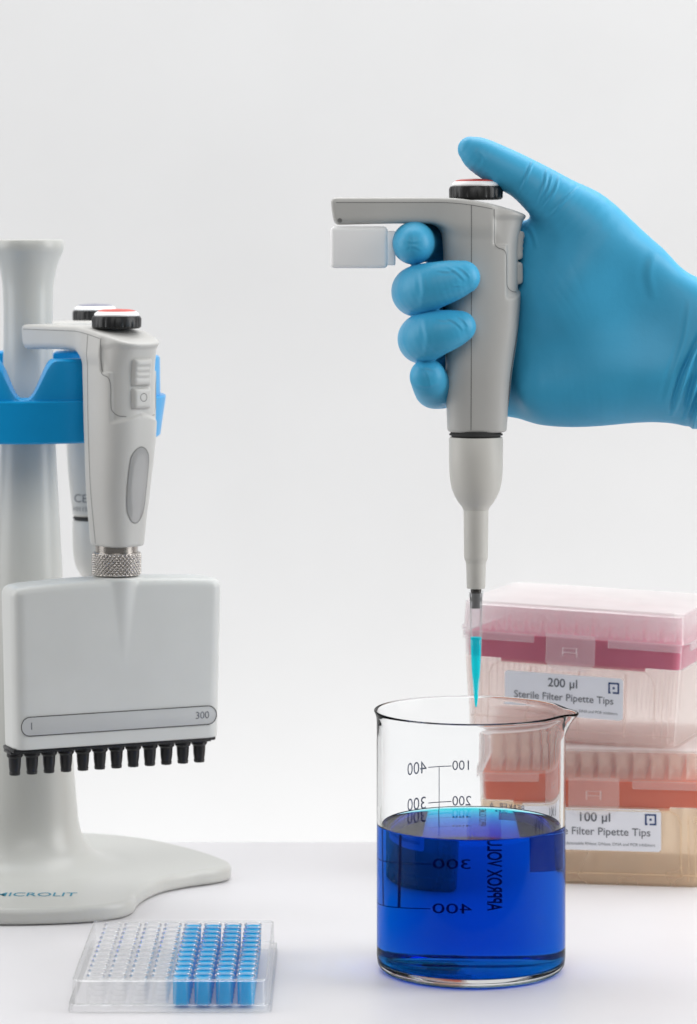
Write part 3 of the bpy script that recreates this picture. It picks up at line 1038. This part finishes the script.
obj('scale_print', join(*pr), M['glass_ink'], beaker, smooth=False, recalc=False)

# liquid
LZ = CZ - (824.5 - HY) * D0 / F
lp_ = [(0, 0.415), (3.7, 0.44), (4.0, 0.512), (4.19, 0.672), (4.25, 0.945), (4.25, LZ - 1), (4.25, LZ + 0.02), (4.249, LZ + 0.09), (4.22, LZ + 0.06), (4.16, LZ + 0.022), (4.05, LZ + 0.004), (3.9, LZ), (0, LZ)]
liq = weld(obj('blue_liquid', lathe(lp_, 160), M['liquid'], None, sharp=None))
liq.location = (BX * S, 0, 0)
tag(liq, 'deep blue liquid filling the lower half of the glass beaker', 'liquid')


# ------------------------------------------------------------------ tip boxes
def shell(levels, lx, ly, r, thick, floor=True, n=6):
    """rounded tub: levels = (z, growth) from the bottom up"""
    secs = []
    for z, gq in levels:
        secs.append([(a, b, z) for a, b in rrect(lx + gq, ly + gq, r, n)])
    for z, gq in levels[::-1]:
        zz_ = max(z, levels[0][0] + thick) if floor else z
        secs.append([(a, b, zz_) for a, b in rrect(lx + gq - 2*thick, ly + gq - 2*thick, max(0.1, r - thick), n)])
    return loft(secs)


def tip_box(name, label, loc, rot, base_m, lid_m, rack_m, vol, tip_m, tiplab, tipgrp, dz=0.0, dx=0.0, ts=1.0, lx=12.4, ly=10.0):
    b = thing(name, label, 'tip box', loc, rot=rot, group='stacked pipette tip boxes')
    front = lambda z: -(ly + np.interp(z, [0.12, 4.22, 5.55], [-0.75, -0.2, -0.1])) / 2
    base = shell([(0.0, -0.9), (0.12, -0.75), (4.22, -0.2), (5.55, -0.1)], lx, ly, 0.7, 0.13)
    ribs = []
    # raised frame of the front panel and thin ribs behind it
    fr_ = [(-4.6, 0.5), (-4.6, 3.4), (-4.4, 3.85), (-4.0, 4.05), (0, 4.05), (4.0, 4.05), (4.4, 3.85), (4.6, 3.4), (4.6, 0.5)]
    ribs.append(tube([(px_, front(pz) - 0.02, pz) for px_, pz in fr_], 0.055, 6))
    ribs.append(tube([(px_, front(0.55) - 0.01, 0.62) for px_ in np.linspace(-5.6, 5.6, 3)], 0.05, 6))
    for px_ in (-2.4, 0.3, 2.9):
        ribs.append(rbox(px_, front(2) + 0.4, 2.1, 0.07, 0.4, 3.4, 0))
    for px_ in (-5.0, 5.0, -5.35, 5.35):
        ribs.append(tube([(px_, front(pz) - 0.01, pz) for pz in (0.3, 3.9)], 0.035, 6))
    bo_ = obj('box_base', join(base, *ribs), base_m, b, sharp=35)
    bo_.data.materials.append(M['box_clear'])
    for p_ in bo_.data.polygons:
        if p_.center.z > 4.25 * S: p_.material_index = 1
    rk = shell([(4.25, -0.62), (5.52, -0.5)], lx, ly, 0.5, 0.12, False)
    top = prism(rrect(lx - 0.62, ly - 0.62, 0.5), 5.46, 5.58, 0.03, 2)
    obj('tip_rack', join(rk, top, rbox(0, -ly/2 + 0.4, 4.2, 8.0, 0.12, 0.3, 0.03, 1)), rack_m, b, sharp=35)
    # lid, open side down
    secs = []
    for z, gq in ((5.62, 0.16), (5.64, 0.2), (5.84, 0.22), (5.9, 0.16), (5.94, 0.02), (7.1, -0.06), (7.22, -0.13), (7.28, -0.26)):
        secs.append([(a, c, z) for a, c in rrect(lx + gq, ly + gq, 0.75)])
    for z, gq in ((7.14, -0.5), (7.05, -0.3), (5.9, -0.24), (5.62, -0.16)):
        secs.append([(a, c, z) for a, c in rrect(lx + gq, ly + gq, 0.62)])
    m = len(secs[0]); V_, F_ = loft(secs, cap=False)
    F_.append([7*m + i for i in range(m)])                # top
    F_.append([8*m + i for i in range(m)])                # underside of the top
    F_ = [q for q in F_ if not (len(q) == 4 and min(q) // m == 7 and max(q) // m == 8)]
    F_ += [(11*m+i, 11*m+(i+1) % m, (i+1) % m, i) for i in range(m)]
    lip = [rbox(-4.05, -ly/2 - 0.1, 5.45, 4.0, 0.1, 0.42, 0.03, 2), rbox(4.05, -ly/2 - 0.1, 5.45, 4.0, 0.1, 0.42, 0.03, 2),
           rbox(lx/2 + 0.1, 0, 5.45, 0.1, ly - 2, 0.42, 0.03, 2), rbox(-lx/2 - 0.1, 0, 5.45, 0.1, ly - 2, 0.42, 0.03, 2)]
    lid = obj('box_lid', join((V_, F_), *lip), lid_m, b, sharp=35)
    lid.data.materials.append(M['lid_top'])
    for p_ in lid.data.polygons:
        if p_.center.z > 7.0 * S and abs(p_.normal.z) > 0.8: p_.material_index = 1
    tabp = [(-1.35, 5.8), (-1.35, 4.3), (-1.15, 4.02), (-0.7, 3.85), (0.7, 3.85), (1.15, 4.02), (1.35, 4.3), (1.35, 5.8)]
    v, f = prism(tabp, 0, 0.14, 0.05, 2)
    lt = obj('latch', (np.column_stack([v[:, 0], -ly/2 - 0.12 - v[:, 2], v[:, 1]]), f), lid_m, lid, sharp=35)
    yy = -ly/2 - 0.28
    obj('latch_mark', join(tube([(-0.38, yy, 5.1), (-0.38, yy, 4.65)], 0.04, 6), tube([(0.38, yy, 5.1), (0.38, yy, 4.65)], 0.04, 6), tube([(-0.38, yy, 4.87), (0.38, yy, 4.87)], 0.03, 6),
                           tube([(-0.38, yy, 5.1), (0.38, yy, 5.1)], 0.02, 6)), lid_m, lt)
    # paper label
    LX0, LX1, LZ0, LZ1 = -3.45 * ts + dx, 3.55 * ts + dx, 1.35 + dz, 3.62 + dz
    v, f = prism([(LX0 + 0.12, LZ0), (LX1 - 0.12, LZ0), (LX1, LZ0 + 0.12), (LX1, LZ1 - 0.12), (LX1 - 0.12, LZ1), (LX0 + 0.12, LZ1), (LX0, LZ1 - 0.12), (LX0, LZ0 + 0.12)], 0, 0.02)
    lay = lambda v, off: np.column_stack([v[:, 0], np.array([front(zq) for zq in v[:, 1]]) - off - v[:, 2], v[:, 1]])
    lb = obj('paper_label', (lay(v, 0.01), f), M['paper'], b, smooth=False)
    pt = lambda body, size, x, z, mat, al='CENTER', bold=0.0: obj('lettering', (lambda q: (lay(move(q, x, z, 0)[0], 0.045), q[1]))(text_mesh(body, size * ts, 1.0, al, bold)), mat, lb, smooth=False, recalc=False)
    pt(vol + ' \u00b5l', 0.70, dx, 3.12 + dz, M['ink'], bold=0.006)
    pt('Sterile Filter Pipette Tips', 0.585, dx + 0.05, 2.36 + dz, M['soft_ink'], bold=0.004)
    pt('Certified free of detectable RNase, DNase, DNA and PCR inhibitors', 0.225, dx + 0.1, 1.70 + dz, M['soft_ink'])
    s = 0.3; cx_, cz_ = 3.0 * ts + dx, 3.08 + dz
    def bar(x0, z0, x1, z1): return rect2(cx_ + x0, cz_ + z0, cx_ + x1, cz_ + z1)
    lg = join(bar(-s, -s, -s+.09, s), bar(-s+.09, s-.09, s, s), bar(s-.09, -s+.0, s, s-.09), bar(-0.05, -s, s-.09, -s+.09), bar(-s+.09, -s, -0.16, -s+.09), bar(-.06, -.06, .06, .06))
    obj('logo_mark', (lay(lg[0], 0.045), lg[1]), M['navy_ink'], lb, smooth=False, recalc=False)
    # filter tips standing in the rack
    tp = make_mesh('filter_tip', *lathe([(0.06, 0.9), (0.12, 1.6), (0.22, 3.4), (0.27, 5.56), (0.33, 5.6), (0.345, 6.85), (0.31, 6.89), (0.27, 6.85), (0.25, 6.2)], 14, caps=False), tip_m)
    tp.materials.append(M['tip_clear'])
    for p_ in tp.polygons:
        if p_.center.z < 5.5 * S: p_.material_index = 1
    bm_ = b.matrix_basis.copy() if False else Matrix.LocRotScale(b.location, b.rotation_euler, None)
    for i in range(12):
        for j in range(8):
            o = bpy.data.objects.new('filter_tip', tp)
            o.location = bm_ @ Vector(((-5.17 + i * 0.94) * S, (-3.9 + j * 1.1) * S, 0))
            o.rotation_euler = b.rotation_euler
            link(o); tag(o, tiplab, 'pipette tip', tipgrp)
    return b


ylo = R(-8.5)
c0 = np.array([(594 - CX) * 0.05324, 19.3]); u = np.array([math.cos(ylo), math.sin(ylo)]); dpt = np.array([-u[1], u[0]])
cl = c0 + dpt * 5.0
tip_box('lower_tip_box', 'lower frosted tip box with an orange rack and a 100 \u00b5l label', (cl[0], cl[1], 0), (0, 0, ylo),
        M['box_peach'], M['lid_peach'], M['rack_orange'], '100', M['tip_peach'],
        'peach-tinted filter tip standing in the orange rack of the lower tip box', 'filter tips in the lower box', 0.52, 0.0, 1.0)
yup = R(-19)
c0 = np.array([(568.5 - CX) * 0.0537, 20.7]); u = np.array([math.cos(yup), math.sin(yup)]); dpt = np.array([-u[1], u[0]])
cu_ = c0 + dpt * 5.0
tip_box('upper_tip_box', 'upper frosted tip box with a magenta rack and a 200 \u00b5l label', (cu_[0], cu_[1], 7.42), (0, R(1.6), yup),
        M['box_pink'], M['lid_pink'], M['rack_magenta'], '200', M['tip_pink'],
        'pink-tinted filter tip standing in the magenta rack of the upper tip box', 'filter tips in the upper box', 0.0, -0.45, 0.94)

# ------------------------------------------------------------------ well plate
PX0, PX1, PY0, PY1 = -12.5, -3.45, -8.4, 4.35
pcx, pcy = (PX0 + PX1) / 2, (PY0 + PY1) / 2
wp = thing('well_plate', 'clear plastic 96-well plate with blue liquid in its right half', 'well plate', (pcx, pcy, 0))
LXp, LYp = PX1 - PX0, PY1 - PY0
lev = [(0.0, 0.0), (0.32, -0.02), (0.34, -0.28), (1.40, -0.34)]
secs = [[(a, b, z) for a, b in rrect(LXp + gq, LYp + gq, 0.35, 5)] for z, gq in lev]
secs += [[(a, b, z) for a, b in rrect(LXp + gq - 0.22, LYp + gq - 0.22, 0.28, 5)] for z, gq in lev[::-1]]
V_, F_ = loft(secs, cap=False)
M['plate_frame'] = frosted('clear_plate_frame', (0.96, 0.97, 0.98), 0.035, 0.4, 0.05, (1, 1, 1))
rimp = [tube([(a, b, 1.385) for a, b in rrect(LXp - 0.40, LYp - 0.40, 0.3, 5)], 0.045, 8, True), tube([(a, b, 0.335) for a, b in rrect(LXp - 0.08, LYp - 0.08, 0.34, 5)], 0.04, 8, True),
        tube([(a, b, 0.03) for a, b in rrect(LXp - 0.02, LYp - 0.02, 0.34, 5)], 0.04, 8, True)]
obj('skirt', join((V_, F_), *rimp), M['plate_frame'], wp, sharp=30)
pitch, wr = 0.965, 0.40
K = 24


def deck():
    V, Fs = [], []
    def cell(cx, cy, hx, hy):
        base = len(V)
        for i in range(K):
            a = 2 * math.pi * (i + 0.5) / K
            V.append((cx + wr * math.cos(a), cy + wr * math.sin(a), 1.37))
        for i in range(K):
            a = 2 * math.pi * (i + 0.5) / K
            c, s = math.cos(a), math.sin(a); k = 1 / max(abs(c), abs(s))
            V.append((cx + hx * c * k, cy + hy * s * k, 1.37))
        for i in range(K):
            j = (i + 1) % K
            Fs.append((base+i, base+K+i, base+K+j, base+j))
    for i in range(8):
        for j in range(12):
            cell((i - 3.5) * pitch, (j - 5.5) * pitch, pitch/2, pitch/2)
    ex, ey = 4 * pitch, 6 * pitch; ox, oy = LXp/2 - 0.28, LYp/2 - 0.28
    for x0, y0, x1, y1 in ((-ox, -oy, ox, -ey), (-ox, ey, ox, oy), (-ox, -ey, -ex, ey), (ex, -ey, ox, ey)):
        b = len(V); V.extend([(x0, y0, 1.37), (x1, y0, 1.37), (x1, y1, 1.37), (x0, y1, 1.37)]); Fs.append((b, b+1, b+2, b+3))
    return np.array(V), Fs


dk = weld(obj('deck', deck(), M['plate_clear'], wp, smooth=False))
wellme = make_mesh('well', *lathe([(0.405, 1.30), (0.405, 1.40), (0.415, 1.43), (0.435, 1.43), (0.44, 1.41), (0.44, 1.38), (0.412, 1.345), (0.40, 0.14), (0.33, 0.1), (0, 0.1)], K, caps=False), M['well_wall'], sharp=45)
M['well_rim'] = frosted('clear_well_rim', (0.96, 0.97, 0.98), 0.12, 0.7, 0.1)
wellme.materials.append(M['well_rim'])
for p_ in wellme.polygons:
    if p_.center.z > 1.34 * S: p_.material_index = 1
lq = make_mesh('liquid', *lathe([(0, 0.125), (0.31, 0.125), (0.375, 0.16), (0.396, 1.32), (0.36, 1.28), (0.2, 1.25), (0, 1.245)], K), M['well_liquid'], sharp=40)
for i in range(8):
    for j in range(12):
        o = inst('well', wellme, wp); o.location = ((i - 3.5) * pitch * S, (j - 5.5) * pitch * S, 0)
        if i >= 4:
            inst('liquid', lq, o)

# ------------------------------------------------------------------ camera, light
cam = bpy.data.cameras.new('camera'); co = bpy.data.objects.new('camera', cam); link(co)
co.location = (0, -D0 * S, CZ * S); co.rotation_euler = (R(90), 0, 0)
cam.sensor_width = 36; cam.sensor_fit = 'AUTO'; cam.lens = F / 1024 * 36
cam.shift_y = -(512 - HY) / 1024; cam.clip_start = 0.05; cam.clip_end = 100
scene.camera = co
cam.dof.use_dof = True; cam.dof.focus_distance = 1.53; cam.dof.aperture_fstop = 15

w = bpy.data.worlds.new('World'); scene.world = w; w.use_nodes = True
bg = w.node_tree.nodes['Background']
bg.inputs['Color'].default_value = (1.0, 0.99, 0.98, 1); bg.inputs['Strength'].default_value = 0.16


def area(name, loc, target, sx, sy, power, col=(1, 1, 1)):
    l = bpy.data.lights.new(name, 'AREA'); l.shape = 'RECTANGLE'; l.size = sx * S; l.size_y = sy * S
    l.energy = power; l.color = col
    o = bpy.data.objects.new(name, l); link(o)
    o.location = [c * S for c in loc]
    d = Vector(target) - Vector(loc)
    o.rotation_euler = d.to_track_quat('-Z', 'Y').to_euler()
    return o


area('top_softbox', (0, 46, 105), (0, 34, 0), 140, 70, 11.4)
area('left_softbox', (-95, 6, 55), (0, 12, 18), 60, 90, 4.6)
area('right_softbox', (95, -6, 55), (0, 12, 18), 60, 90, 8.4)
area('front_fill', (0, -120, 100), (0, 14, 25), 110, 60, 5.6)  # added fill that lifts the front faces, no known source there
area('backdrop_lamp', (0, 44, -16), (0, 66, 26), 180, 8, 2.9)

sc = scene
sc.render.engine = 'CYCLES'
sc.view_settings.view_transform = 'Standard'; sc.view_settings.look = 'None'
sc.view_settings.exposure = 0.15; sc.view_settings.gamma = 1
c = sc.cycles
c.max_bounces = 24; c.diffuse_bounces = 8; c.glossy_bounces = 8; c.transmission_bounces = 20; c.transparent_max_bounces = 64
c.caustics_reflective = True; c.caustics_refractive = True; c.blur_glossy = 0.3
c.sample_clamp_indirect = 6
c.use_denoising = True
try: c.denoiser = 'OPENIMAGEDENOISE'
except Exception: pass
